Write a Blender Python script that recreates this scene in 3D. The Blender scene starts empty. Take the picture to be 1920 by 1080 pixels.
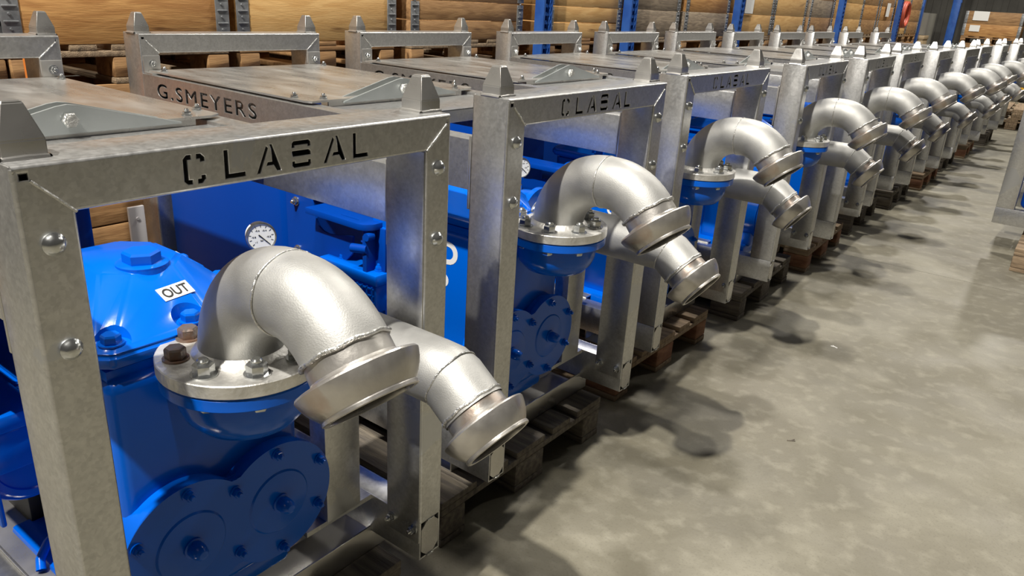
import bpy, bmesh, math, random
from mathutils import Vector, Matrix
from mathutils.bvhtree import BVHTree
S = bpy.context.scene
COL = S.collection
PI = math.pi
rnd = random.Random(7)

# ------------------------------------------------------------------ camera
cam_d = bpy.data.cameras.new('camera'); cam = bpy.data.objects.new('camera', cam_d); COL.objects.link(cam)
R0 = (0.7967215, 0.6017425, 0.0560428); R1 = (-0.2576685, 0.2543436, 0.9321568); R2 = (-0.5466642, 0.7571098, -0.3576911)
cam.matrix_world = Matrix(((R0[0], R1[0], -R2[0], 0.9602786), (R0[1], R1[1], -R2[1], -0.3462414),
                           (R0[2], R1[2], -R2[2], 1.4118184), (0, 0, 0, 1)))
cam_d.sensor_width = 36; cam_d.lens = 1432.795 * 36 / 1920; cam_d.clip_start = 0.02; cam_d.clip_end = 200
S.camera = cam

# ------------------------------------------------------------------ world, lights, exposure
W = bpy.data.worlds.new('warehouse_air'); S.world = W; W.use_nodes = True
W.node_tree.nodes['Background'].inputs[0].default_value = (1.0, 0.93, 0.82, 1)
W.node_tree.nodes['Background'].inputs[1].default_value = 0.045
S.view_settings.view_transform = 'Standard'; S.view_settings.look = 'None'
S.view_settings.exposure = 0.0; S.view_settings.gamma = 1.0; S.view_settings.use_curve_mapping = False
def lamp(loc, power, size, color=(1, 0.95, 0.87), target=None):
    d = bpy.data.lights.new('high_bay_lamp', 'AREA'); d.shape = 'DISK'; d.size = size; d.energy = power; d.color = color
    o = bpy.data.objects.new('high_bay_lamp', d); COL.objects.link(o); o.location = loc
    if target:
        o.rotation_euler = (Vector(target) - Vector(loc)).to_track_quat('-Z', 'Y').to_euler()
    return o
lamp((0.25, -3.4, 7.8), 1130, 0.20, target=(0.0, 1.2, 0))
lamp((0.30, -1.0, 7.9), 230, 0.20, target=(0.0, 1.6, 0))
lamp((3.2, 9.0, 7.6), 120, 0.4)
lamp((-1.0, 6.5, 7.6), 420, 0.4)
lamp((0.2, 15.0, 7.6), 700, 0.4)
lamp((-1.6, -0.8, 7.4), 170, 0.4)

# ------------------------------------------------------------------ materials
def mat(name, base=(.5, .5, .5), metal=0., rough=.5, c2=None, scale=8., detail=6., lo=.35, hi=.65, bump=0., bscale=60.,
        rvar=0., coat=0., spec=.5, stretch=None, c3=None, c3s=3., c3lo=.62, c3hi=.75, distort=0., spangle=0.):
    m = bpy.data.materials.new(name); m.use_nodes = True; nt = m.node_tree; N = nt.nodes; L = nt.links
    b = N['Principled BSDF']; b.inputs['Base Color'].default_value = (*base, 1); b.inputs['Metallic'].default_value = metal
    b.inputs['Roughness'].default_value = rough
    if coat: b.inputs['Coat Weight'].default_value = coat; b.inputs['Coat Roughness'].default_value = .08
    b.inputs['Specular IOR Level'].default_value = spec
    tc = N.new('ShaderNodeTexCoord'); src = tc.outputs['Object']
    if stretch:
        mp = N.new('ShaderNodeMapping'); mp.inputs['Scale'].default_value = stretch; L.new(src, mp.inputs[0]); src = mp.outputs[0]
    def noise(sc, dt=detail, dist=0.):
        n = N.new('ShaderNodeTexNoise'); n.inputs['Scale'].default_value = sc; n.inputs['Detail'].default_value = dt
        n.inputs['Distortion'].default_value = dist; L.new(src, n.inputs['Vector']); return n.outputs[0]
    def ramp(v, a, c, outa=0., outb=1.):
        r = N.new('ShaderNodeMapRange'); r.inputs[1].default_value = a; r.inputs[2].default_value = c
        r.inputs[3].default_value = outa; r.inputs[4].default_value = outb; L.new(v, r.inputs[0]); return r.outputs[0]
    def mix(f, A, B):
        x = N.new('ShaderNodeMix'); x.data_type = 'RGBA'; L.new(f, x.inputs[0])
        for s, v in ((6, A), (7, B)):
            if isinstance(v, tuple): x.inputs[s].default_value = (*v, 1)
            else: L.new(v, x.inputs[s])
        return x.outputs[2]
    out = base
    if c2:
        f = ramp(noise(scale, dist=distort), lo, hi)
        if spangle:
            v = N.new('ShaderNodeTexVoronoi'); v.inputs['Scale'].default_value = spangle; L.new(src, v.inputs[0])
            sp = N.new('ShaderNodeSeparateColor'); L.new(v.outputs['Color'], sp.inputs[0])
            mm = N.new('ShaderNodeMath'); mm.operation = 'MULTIPLY_ADD'; L.new(sp.outputs[0], mm.inputs[0])
            mm.inputs[1].default_value = .5; mu = N.new('ShaderNodeMath'); mu.operation = 'MULTIPLY'; mu.inputs[1].default_value = .5
            L.new(f, mu.inputs[0]); L.new(mu.outputs[0], mm.inputs[2]); f = mm.outputs[0]
        out = mix(f, base, c2)
    if c3: out = mix(ramp(noise(c3s, 8, .6), c3lo, c3hi), out, c3)
    if not isinstance(out, tuple): L.new(out, b.inputs['Base Color'])
    if rvar: L.new(ramp(noise(scale * 1.7), .3, .7, max(0.03, rough - rvar), rough + rvar), b.inputs['Roughness'])
    if bump:
        bp = N.new('ShaderNodeBump'); bp.inputs['Strength'].default_value = bump; bp.inputs['Distance'].default_value = .01
        L.new(noise(bscale, 5), bp.inputs['Height']); L.new(bp.outputs[0], b.inputs['Normal'])
    return m
GALV = mat('galvanised_steel', (.45, .45, .445), .90, .35, (.61, .61, .60), 55, detail=10, distort=.6, lo=.32, hi=.70, bump=.018, bscale=45, rvar=.05, spangle=190, c3=(.50, .51, .53), c3s=4.5, c3lo=.635, c3hi=.645)
GALV2 = mat('galvanised_sheet', (.45, .44, .42), .88, .30, (.62, .61, .59), 3.5, bump=.03, bscale=30, rvar=.10, c3=(.72, .72, .70), c3s=2.6, c3lo=.6, c3hi=.68)
ROOF = mat('galvanised_roof_sheet', (.49, .475, .45), .85, .32, (.58, .57, .54), 3.5, bump=.015, bscale=9, rvar=.10, c3=(.70, .70, .68), c3s=2.2, c3lo=.62, c3hi=.68, stretch=(1, 3, 1))
WELD = mat('bright_weld_seam', (.72, .72, .70), .85, .30, (.5, .5, .48), 60, bump=.5, bscale=160)
PIPE = mat('galvanised_pipe', (.34, .34, .33), .80, .57, (.48, .478, .46), 9, lo=.35, hi=.65, bump=.09, bscale=420, rvar=.07)
COUP = mat('galvanised_coupling', (.44, .42, .40), .85, .36, (.60, .58, .54), 14, bump=.06, bscale=90, rvar=.10, c3=(.42, .33, .27), c3s=9)
FLNG = mat('flange_steel', (.50, .49, .46), .70, .42, (.74, .73, .70), 25, bump=.16, bscale=130, rvar=.1)
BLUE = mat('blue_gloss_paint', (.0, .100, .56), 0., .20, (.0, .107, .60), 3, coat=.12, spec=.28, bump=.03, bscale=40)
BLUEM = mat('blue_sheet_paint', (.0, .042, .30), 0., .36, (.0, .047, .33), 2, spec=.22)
ZINC = mat('zinc_plated_bolt', (.66, .68, .68), .95, .20, (.45, .46, .46), 60, bump=.05)
RUST = mat('rusty_nut_steel', (.17, .15, .14), .6, .45, (.20, .12, .08), 70, bump=.2, bscale=120)
BLACK = mat('black_rubber', (.012, .012, .013), 0., .6)
BORE_SHADE = mat('painted_bore_shade', (.05, .045, .04), .6, .7)  # near-black that paints in the shade inside the coupling bores
WHITE = mat('white_label', (.80, .80, .78), 0., .5)
INK = mat('black_ink', (.01, .01, .01), 0., .5)
DIAL = mat('gauge_dial_white', (.72, .73, .70), 0., .35)
HINGE = mat('grey_hinge_steel', (.20, .21, .22), .55, .45, (.33, .34, .35), 25, bump=.1)
WOOD_P = mat('weathered_pallet_wood', (.17, .12, .075), 0., .8, (.33, .24, .15), 6, stretch=(1, 9, 9), bump=.4, bscale=30, c3=(.08, .06, .04), c3s=2)
WOOD_D = mat('grey_dark_pallet_wood', (.075, .065, .055), 0., .8, (.17, .145, .11), 6, stretch=(1, 9, 9), bump=.4, bscale=30)
WOOD_R = mat('red_brown_pallet_wood', (.17, .07, .035), 0., .8, (.30, .15, .08), 6, stretch=(2, 2, 6), bump=.3, bscale=30)
def crate_wood(name, a, b, k): return mat(name, a, b and 0., .62, b, k, detail=9, lo=.38, hi=.62, stretch=(9, 1.0, 9), bump=.12, bscale=20, c3=(a[0] * .45, a[1] * .4, a[2] * .35), c3s=1.5, c3lo=.60, c3hi=.70, distort=1.2)
CW = [crate_wood('honey_pine_board', (.36, .17, .050), (.52, .28, .095), 3.2), crate_wood('pale_pine_board', (.52, .30, .105), (.62, .39, .155), 3),
      crate_wood('brown_pine_board', (.25, .135, .055), (.38, .22, .095), 4), crate_wood('grey_old_board', (.20, .155, .11), (.34, .27, .19), 5)]
RACK = mat('blue_rack_paint', (.015, .07, .30), 0., .4, (.03, .11, .38), 9)
CONC = None

# ------------------------------------------------------------------ mesh helpers
class MB:
    def __init__(s): s.b = bmesh.new()
    def _xf(s, vs, m):
        if m: bmesh.ops.transform(s.b, matrix=m, verts=vs)
    def box(s, x0, x1, y0, y1, z0, z1, bev=0., m=None, seg=2):
        r = bmesh.ops.create_cube(s.b, size=1)['verts']
        bmesh.ops.scale(s.b, vec=(abs(x1 - x0), abs(y1 - y0), abs(z1 - z0)), verts=r)
        bmesh.ops.translate(s.b, vec=((x0 + x1) / 2, (y0 + y1) / 2, (z0 + z1) / 2), verts=r)
        s._xf(r, m)
        if bev:
            es = list({e for v in r for e in v.link_edges})
            bmesh.ops.bevel(s.b, geom=es, offset=bev, segments=seg, affect='EDGES', profile=.5)
        return s
    def tube(s, ax, a0, a1, u0, u1, w0, w1, t=.005, bev=.0):
        # open rectangular hollow section along axis ax; u,w the two other axes in x,y,z order
        def bx(U0, U1, V0, V1):
            c = {'x': (a0, a1, U0, U1, V0, V1), 'y': (U0, U1, a0, a1, V0, V1), 'z': (U0, U1, V0, V1, a0, a1)}[ax]
            s.box(*c, bev=bev)
        bx(u0, u0 + t, w0, w1); bx(u1 - t, u1, w0, w1); bx(u0 + t * .5, u1 - t * .5, w0, w0 + t); bx(u0 + t * .5, u1 - t * .5, w1 - t, w1)
        return s
    def lathe(s, prof, o=(0, 0, 0), d=(0, 0, 1), seg=40, close=False):
        q = Vector(d).normalized().to_track_quat('Z', 'Y').to_matrix(); o = Vector(o); rings = []
        for r, h in prof:
            if r < 1e-6: rings.append([s.b.verts.new(o + q @ Vector((0, 0, h)))])
            else: rings.append([s.b.verts.new(o + q @ Vector((r * math.cos(2 * PI * k / seg), r * math.sin(2 * PI * k / seg), h))) for k in range(seg)])
        rr = list(zip(rings, rings[1:]))
        if close: rr.append((rings[-1], rings[0]))
        for A, B in rr:
            for k in range(seg):
                f = [A[k % len(A)], A[(k + 1) % len(A)], B[(k + 1) % len(B)], B[k % len(B)]]
                f = list(dict.fromkeys(f))
                if len(f) > 2: s.b.faces.new(f)
        return s
    def cyl(s, p0, p1, r0, r1=None, seg=24):
        p0 = Vector(p0); p1 = Vector(p1); L = (p1 - p0).length; r1 = r0 if r1 is None else r1
        return s.lathe([(0, 0), (r0, 0), (r1, L), (0, L)], p0, p1 - p0, seg)
    def sweep(s, pts, r, seg=32, inner=None):
        pts = [Vector(p) for p in pts]; rings = []; n = len(pts)
        side = None
        for i, p in enumerate(pts):
            t = (pts[min(i + 1, n - 1)] - pts[max(i - 1, 0)]).normalized()
            if side is None: side = t.orthogonal().normalized()
            side = (side - side.dot(t) * t).normalized(); up = t.cross(side)
            rr = r[i] if isinstance(r, (list, tuple)) else r
            rings.append([s.b.verts.new(p + rr * (math.cos(2 * PI * k / seg) * side + math.sin(2 * PI * k / seg) * up)) for k in range(seg)])
        for A, B in zip(rings, rings[1:]):
            for k in range(seg): s.b.faces.new((A[k], A[(k + 1) % seg], B[(k + 1) % seg], B[k]))
        return s
    def prism(s, poly, ax, a0, a1, bev=0.):
        f = {'x': lambda u, v, a: (a, u, v), 'y': lambda u, v, a: (u, a, v), 'z': lambda u, v, a: (u, v, a)}[ax]
        A = [s.b.verts.new(f(u, v, a0)) for u, v in poly]; B = [s.b.verts.new(f(u, v, a1)) for u, v in poly]
        fs = [s.b.faces.new(A), s.b.faces.new(B)]
        for k in range(len(A)): fs.append(s.b.faces.new((A[k], A[(k + 1) % len(A)], B[(k + 1) % len(A)], B[k])))
        if bev:
            es = list({e for fc in fs[:2] for e in fc.edges})
            bmesh.ops.bevel(s.b, geom=es, offset=bev, segments=2, affect='EDGES')
        return s
    def hexnut(s, p, d=(0, 0, 1), r=.0155, h=.02, washer=True, stub=True):
        p = Vector(p); d = Vector(d).normalized()
        if washer: s.lathe([(0, 0), (r * 1.25, 0), (r * 1.25, .003), (0, .003)], p, d, 20)
        s.lathe([(0, .003), (r * .98, .003), (r, .006), (r, h - .003), (r * .86, h), (0, h)], p, d, 6)
        if stub: s.lathe([(r * .55, h - .002), (r * .55, h + .004), (r * .40, h + .007), (0, h + .007)], p, d, 14)
        return s
    def mesh(s, name, ang=35):
        bmesh.ops.recalc_face_normals(s.b, faces=s.b.faces)
        me = bpy.data.meshes.new(name); s.b.to_mesh(me); s.b.free()
        me.polygons.foreach_set('use_smooth', [True] * len(me.polygons)); me.set_sharp_from_angle(angle=math.radians(ang)); return me
    def build(s, name, material, parent=None, ang=35):
        return link(name, s.mesh(name, ang), material, parent)
def link(name, me, material, parent=None):
    if material is not None:
        me.materials.clear(); me.materials.append(material)
    o = bpy.data.objects.new(name, me); COL.objects.link(o); o.parent = parent; return o
def empty(name, loc=(0, 0, 0), rz=0., parent=None):
    o = bpy.data.objects.new(name, None); COL.objects.link(o); o.location = loc; o.rotation_euler = (0, 0, rz); o.empty_display_size = .1; o.parent = parent; return o
def tag(o, label=None, cat=None, group=None, kind=None):
    if label: o['label'] = label
    if cat: o['category'] = cat
    if group: o['group'] = group
    if kind: o['kind'] = kind
    return o
def plate_mesh(loops, thick, bev=0., m=None):
    """flat plate; loops[0] outline, further loops are holes (2-D points)"""
    cu = bpy.data.curves.new('plate', 'CURVE'); cu.dimensions = '2D'; cu.fill_mode = 'BOTH'; cu.extrude = thick / 2 - bev; cu.bevel_depth = bev; cu.bevel_resolution = 1
    for lp in loops:
        sp = cu.splines.new('POLY'); sp.points.add(len(lp) - 1); sp.use_cyclic_u = True
        for k, p in enumerate(lp): sp.points[k].co = (p[0], p[1], 0, 1)
    ob = bpy.data.objects.new('plate', cu); COL.objects.link(ob)
    bpy.context.view_layer.update()
    me = bpy.data.meshes.new_from_object(ob.evaluated_get(bpy.context.evaluated_depsgraph_get()))
    bpy.data.objects.remove(ob); bpy.data.curves.remove(cu)
    if m: me.transform(m)
    return me
def join_mesh(mb, me):
    mb.b.from_mesh(me); bpy.data.meshes.remove(me); return mb
def text_loops(txt, size, space=1.0, bold=0.):
    cu = bpy.data.curves.new('txt', 'FONT'); cu.body = txt; cu.size = size; cu.space_character = space; cu.resolution_u = 3
    ob = bpy.data.objects.new('txt', cu); COL.objects.link(ob); bpy.context.view_layer.update()
    c2 = ob.to_curve(bpy.context.evaluated_depsgraph_get()); out = []
    for sp in c2.splines:
        if sp.type == 'BEZIER':
            bp = sp.bezier_points; n = len(bp)
            L = []
            for i in range(n):
                a = bp[i]; b = bp[(i + 1) % n]
                st = 5 if (a.handle_right - a.co).length + (b.handle_left - b.co).length > 1e-5 and not (a.handle_right_type == 'VECTOR' and b.handle_left_type == 'VECTOR') else 1
                for k in range(st):
                    t = k / st; u = 1 - t
                    p = a.co * u ** 3 + a.handle_right * 3 * u * u * t + b.handle_left * 3 * u * t * t + b.co * t ** 3
                    L.append((p.x, p.y))
        else: L = [(p.co.x, p.co.y) for p in sp.points]
        out.append(L)
    ob.to_curve_clear(); bpy.data.objects.remove(ob); return embolden(out, bold) if bold else out
def fit_loops(loops, x0, x1, y0, y1, skew=0.):
    X = [p[0] for l in loops for p in l]; Y = [p[1] for l in loops for p in l]
    a, b, c, d = min(X), max(X), min(Y), max(Y)
    return [[(x0 + (p[0] - a) / (b - a) * (x1 - x0), y0 + (p[1] - c) / (d - c) * (y1 - y0)) for p in l] for l in loops]
def embolden(loops, d):
    out = []
    def inside(p, L):
        c = False
        for i in range(len(L)):
            a, b = L[i], L[i - 1]
            if (a[1] > p[1]) != (b[1] > p[1]) and p[0] < (b[0] - a[0]) * (p[1] - a[1]) / (b[1] - a[1]) + a[0]: c = not c
        return c
    for L in loops:
        L = [p for i, p in enumerate(L) if math.hypot(p[0] - L[i - 1][0], p[1] - L[i - 1][1]) > 1e-5]
        n = len(L); area = sum(L[i - 1][0] * L[i][1] - L[i][0] * L[i - 1][1] for i in range(n))
        hole = sum(inside(L[0], M) for M in loops if M[0] != L[0] and len(M) > 2 and M is not L) % 2
        s_ = (1 if area > 0 else -1) * (-1 if hole else 1); q = []
        for i in range(n):
            a, b, c = L[i - 1], L[i], L[(i + 1) % n]
            e1 = Vector((b[0] - a[0], b[1] - a[1])).normalized(); e2 = Vector((c[0] - b[0], c[1] - b[1])).normalized()
            nn = Vector((e1.y + e2.y, -e1.x - e2.x)); l = nn.length; nn = nn / l if l > 1e-4 else Vector((0, 0))
            k = min(1.6, 2 / max(l, .5)); q.append((b[0] + nn.x * d * s_ * k, b[1] + nn.y * d * s_ * k))
        out.append(q)
    return out
def text_mesh(txt, w, h, thick, m, bold=0.): # solid text of width w height h centred on origin
    return plate_mesh(fit_loops(text_loops(txt, 1, 1., bold), -w / 2, w / 2, -h / 2, h / 2), thick, 0, m)

# ------------------------------------------------------------------ floor and shell
def floor_material():
    m = bpy.data.materials.new('stained_concrete'); m.use_nodes = True; nt = m.node_tree; N = nt.nodes; L = nt.links; b = N['Principled BSDF']
    tc = N.new('ShaderNodeTexCoord')
    def noise(sc, dt, dist=0):
        n = N.new('ShaderNodeTexNoise'); n.inputs['Scale'].default_value = sc; n.inputs['Detail'].default_value = dt; n.inputs['Distortion'].default_value = dist
        L.new(tc.outputs['Object'], n.inputs['Vector']); return n.outputs[0]
    def mr(v, a, c, d=0., e=1.):
        r = N.new('ShaderNodeMapRange'); r.inputs[1].default_value = a; r.inputs[2].default_value = c; r.inputs[3].default_value = d; r.inputs[4].default_value = e; L.new(v, r.inputs[0]); return r.outputs[0]
    def mix(f, A, B):
        x = N.new('ShaderNodeMix'); x.data_type = 'RGBA'; L.new(f, x.inputs[0])
        for s, v in ((6, A), (7, B)):
            if isinstance(v, tuple): x.inputs[s].default_value = (*v, 1)
            else: L.new(v, x.inputs[s])
        return x.outputs[2]
    c = mix(mr(noise(1.3, 9), .35, .65), (.122, .111, .079), (.162, .149, .109))
    c = mix(mr(noise(2.4, 15, .5), .46, .74, 0, .8), c, (.250, .235, .182))
    c = mix(mr(noise(0.55, 7, .3), .52, .72), c, (.120, .107, .080))
    c = mix(mr(noise(16, 14), .50, .76, 0, .6), c, (.27, .255, .20))
    c = mix(mr(noise(150, 4), .55, .95), c, (.09, .08, .06))
    L.new(c, b.inputs['Base Color']); L.new(mr(noise(4, 6), .3, .7, .48, .72), b.inputs['Roughness'])
    bp = N.new('ShaderNodeBump'); bp.inputs['Strength'].default_value = .25; bp.inputs['Distance'].default_value = .004
    L.new(noise(60, 8), bp.inputs['Height']); L.new(bp.outputs[0], b.inputs['Normal']); return m
CONC = floor_material()
mb = MB()
for a, c in ((-8, 4.632), (4.636, 26)):
    mb.box(-6, 9, a, c, -.1, 0)
mb.box(-6, 9, 4.632, 4.636, -.1, -.006)
tag(mb.build('floor', CONC), kind='structure')
WALLM = mat('dark_corrugated_wall', (.085, .08, .07), 0., .7, (.13, .125, .11), 2)
mb = MB(); y = -8.
mb.box(-4.2, -4.05, -8, 26, 0, 8)
while y < 26: mb.box(-4.06, -4.02, y, y + .12, 0, 8); y += .3
tag(mb.build('wall_left', WALLM), kind='structure')
mb = MB(); x = -6.
mb.box(-6, 9, 26, 26.15, 0, 8)
while x < 9: mb.box(x, x + .15, 25.95, 26.01, 0, 8); x += .38
tag(mb.build('wall_back', WALLM), kind='structure')

# ------------------------------------------------------------------ the pump unit (local: +x to the aisle, y along the row, z up)
Wd, H, RH, PA, PB, TB, DX = .75, .9986, 1.022, .0653, .1036, .0636, 1.569
def stencil():
    """holes of the stencil word in the front beam, in (y,z)"""
    T = .0085; out = []
    def rect(a, b, c, d): out.append([(a, c), (b, c), (b, d), (a, d)])
    z0, z1 = .9435, .9865
    # C
    a, b = .208, .242; m = (a + b) / 2
    out.append([(m - .003, z1), (a + .006, z1), (a, z1 - .006), (a, z0 + .006), (a + .006, z0), (m - .003, z0), (m - .003, z0 + T), (a + T, z0 + T), (a + T, z1 - T), (m - .003, z1 - T)])
    out.append([(m + .003, z1), (b - .006, z1), (b, z1 - .006), (b, z1 - .013), (b - T, z1 - .013), (b - T, z1 - T), (m + .003, z1 - T)])
    out.append([(m + .003, z0), (b - .006, z0), (b, z0 + .006), (b, z0 + .013), (b - T, z0 + .013), (b - T, z0 + T), (m + .003, z0 + T)])
    def Lr(a, b): out.append([(a, z1), (a, z0), (b, z0), (b, z0 + T), (a + T, z0 + T), (a + T, z1)])
    def Ar(a, b):
        m = (a + b) / 2
        out.append([(a, z0), (a + T * .9, z0), (m + .001, z1 - .006), (m - .004, z1 - .001)])
        out.append([(b - T * 1.1, z0), (b, z0), (m + .007, z1), (m + .001, z1), (m + .004, z1 - .008), (b - T * 1.1 - .009, z0 + .017), (m - .003, z0 + .017), (m - .0065, z0 + .010), (b - T * 1.1 - .006, z0 + .010)])
    def Sr(a, b):
        out.append([(a, z1 - .012), (a, z1 - .004), (a + .004, z1), (b - .004, z1), (b, z1 - .004), (b, z1 - .012), (b - .007, z1 - .012), (b - .007, z1 - T), (a + .007, z1 - T), (a + .007, z1 - .012)])
        out.append([(a, z0 + .0235), (a, z0 + .028), (b - .004, z0 + .028), (b, z0 + .024), (b, z0 + .0175), (a + .002, z0 + .0175)])
        out.append([(a, z0 + .012), (a, z0 + .004), (a + .004, z0), (b - .004, z0), (b, z0 + .004), (b, z0 + .012), (b - .007, z0 + .012), (b - .007, z0 + T), (a + .007, z0 + T), (a + .007, z0 + .012)])
    Lr(.270, .305); Ar(.322, .368); Sr(.386, .423); Ar(.446, .494); Lr(.508, .542)
    return out
def yz_to_plane(x):  # curve (u,v) -> (x, u, v), normal +x
    return Matrix(((0, 0, 1, x), (1, 0, 0, 0), (0, 1, 0, 0), (0, 0, 0, 1)))
def xz_to_plane(y):  # curve (u,v) -> (u, y, v)
    return Matrix(((1, 0, 0, 0), (0, 0, -1, y), (0, 1, 0, 0), (0, 0, 0, 1)))
def portal(parent, x, h, zb, letters):
    """welded portal frame whose front face lies at x"""
    mb = MB(); t = .004; c = .005
    g = .0045; outl = [(g, zb), (PA - g, zb), (PA - g, h - TB - c + g), (PA + c - g, h - TB + g), (Wd - PA - c + g, h - TB + g), (Wd - PA + g, h - TB - c + g), (Wd - PA + g, zb), (Wd - g, zb), (Wd - g, h - g), (g, h - g)]
    holes = [[(.006, h - .019), (.019, h - .019), (.019, h - .006), (.006, h - .006)], [(Wd - .013, h - .017), (Wd - .006, h - .017), (Wd - .006, h - .006), (Wd - .013, h - .006)]]
    join_mesh(mb, plate_mesh([outl] + holes + (stencil() if letters else []), t, .0014, yz_to_plane(x - t / 2)))
    b0 = x - PB
    for y0, y1 in ((0, PA), (Wd - PA, Wd)):
        mb.box(b0, x - .005, y0, y0 + .005, zb, h - .001, .002); mb.box(b0, x - .005, y1 - .005, y1, zb, h - .001, .002)
        for yy in (y0 + .005, y1 - .005): mb.cyl((x - .005, yy, zb), (x - .005, yy, (h - .005) if yy in (.005, Wd - .005) else h - TB), .005, seg=20)
        mb.box(b0, b0 + .005, y0, y1, zb, h, .002); mb.box(b0 + .004, x - .003, y0 + .003, y1 - .003, zb, zb + .004)
    mb.box(b0, x - .006, .002, Wd - .002, h - .005, h, .002); mb.box(b0, x - .005, PA - .004, Wd - PA + .004, h - TB, h - TB + .005, .002)
    mb.cyl((x - .006, .002, h - .006), (x - .006, Wd - .002, h - .006), .006, seg=20); mb.cyl((x - .005, PA, h - TB + .005), (x - .005, Wd - PA, h - TB + .005), .005, seg=20)
    mb.box(b0, b0 + .005, PA, Wd - PA, h - TB, h, .002)
    fr = mb.build('front_frame' if letters else 'rear_frame', GALV, parent)
    for s, y0, y1 in ((1, .019, PA), (-1, Wd - .013, Wd - PA)):
        w = MB(); w.sweep([(x, y0, h - .019), (x + .001, (y0 + y1) / 2, h - .019 - (TB - .019) / 2), (x, y1, h - TB)], .0022, 6)
        w.build('weld_seam', WELD, fr)
    return fr
cone_me = None
def guide_cone(parent, x, y, z):
    global cone_me
    if cone_me is None:
        mb = MB(); a = .026
        def ring(s, h): return [mb.b.verts.new((sx * s, sy * s, h)) for sx, sy in ((-1, -1), (1, -1), (1, 1), (-1, 1))]
        R = [ring(a, 0), ring(a, .024), ring(.0125, .066), ring(.011, .068)]
        for A, B in zip(R, R[1:]):
            for k in range(4): mb.b.faces.new((A[k], A[(k + 1) % 4], B[(k + 1) % 4], B[k]))
        mb.b.faces.new(R[0][::-1]); mb.b.faces.new(R[-1])
        bmesh.ops.bevel(mb.b, geom=list(mb.b.edges), offset=.0016, segments=2, affect='EDGES')
        for s in (-1, 1):
            mb.sweep([(-a, s * a, .002), (0, s * (a + .001), .003), (a, s * a, .002)], .0045, 8)
            mb.sweep([(s * a, -a, .002), (s * (a + .001), 0, .003), (s * a, a, .002)], .0045, 8)
        cone_me = mb.mesh('guide_cone', 12)
    o = link('guide_cone', cone_me, GALV2, parent); o.location = (x, y, z); return o
btn_me = None
def button_bolt(parent, p, d='x', r=.0125):
    global btn_me
    if btn_me is None:
        mb = MB(); mb.lathe([(0, 0), (.0135, 0), (.0145, .002), (.0145, .0035), (.0125, .0055), (.0100, .0092), (.0065, .0112), (0, .0122)], (0, 0, 0), (1, 0, 0), 20)
        btn_me = mb.mesh('button_head_bolt')
    o = link('button_bolt', btn_me, ZINC, parent); o.location = p
    if d == '-y': o.rotation_euler = (0, 0, -PI / 2)
    return o
nut_me = {}
def nut(parent, p, d=(0, 0, 1), m=None, r=.0155, h=.02, name='nut', stub=True):
    k = (tuple(d), r, h, stub, m.name if m else '')
    if k not in nut_me:
        mb = MB(); mb.hexnut((0, 0, 0), d, r, h, stub=stub); nut_me[k] = mb.mesh('hex_nut', 25)
    o = link(name, nut_me[k], m or ZINC, parent); o.location = p; return o

def coupling(parent, name, o, d, r, k=1.0):
    """male ball coupling with flared outer rim: o start, d direction"""
    mb = MB(); g = lambda rr, h: (rr * k, h)
    mb.lathe([g(.0615, -.004), g(.0620, .026), g(.0640, .029), g(.0680, .0305), g(.082, .0335), g(.0880, .0355), g(.0895, .0385), g(.0885, .0430), g(.0858, .0510), g(.0815, .0600), g(.0760, .0685), g(.0710, .0750),
              g(.0690, .0772), g(.0702, .0790), g(.0702, .0835), g(.0675, .0848), g(.0620, .0842), g(.0610, .079), g(.0640, .068), g(.0580, .048), g(.055, .0)], o, d, 56)
    c = mb.build(name, COUP, parent, 30)
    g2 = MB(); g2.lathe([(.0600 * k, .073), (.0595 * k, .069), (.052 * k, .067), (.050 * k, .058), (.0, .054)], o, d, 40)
    g2.build('bore_shade_plug', BORE_SHADE, c)  # dish closing the bore; its dark colour stands in for the shade inside
    w = MB(); pts = []; q = Vector(d).normalized().to_track_quat('Z', 'Y').to_matrix()
    for i in range(41):
        a = 2 * PI * i / 40; pts.append(Vector(o) + q @ Vector((.0645 * k * math.cos(a), .0645 * k * math.sin(a), .0 + .0012 * math.sin(9 * a))))
    w.sweep(pts, .0032, 8); w.build('weld_seam', WELD, c)
    return c

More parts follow.
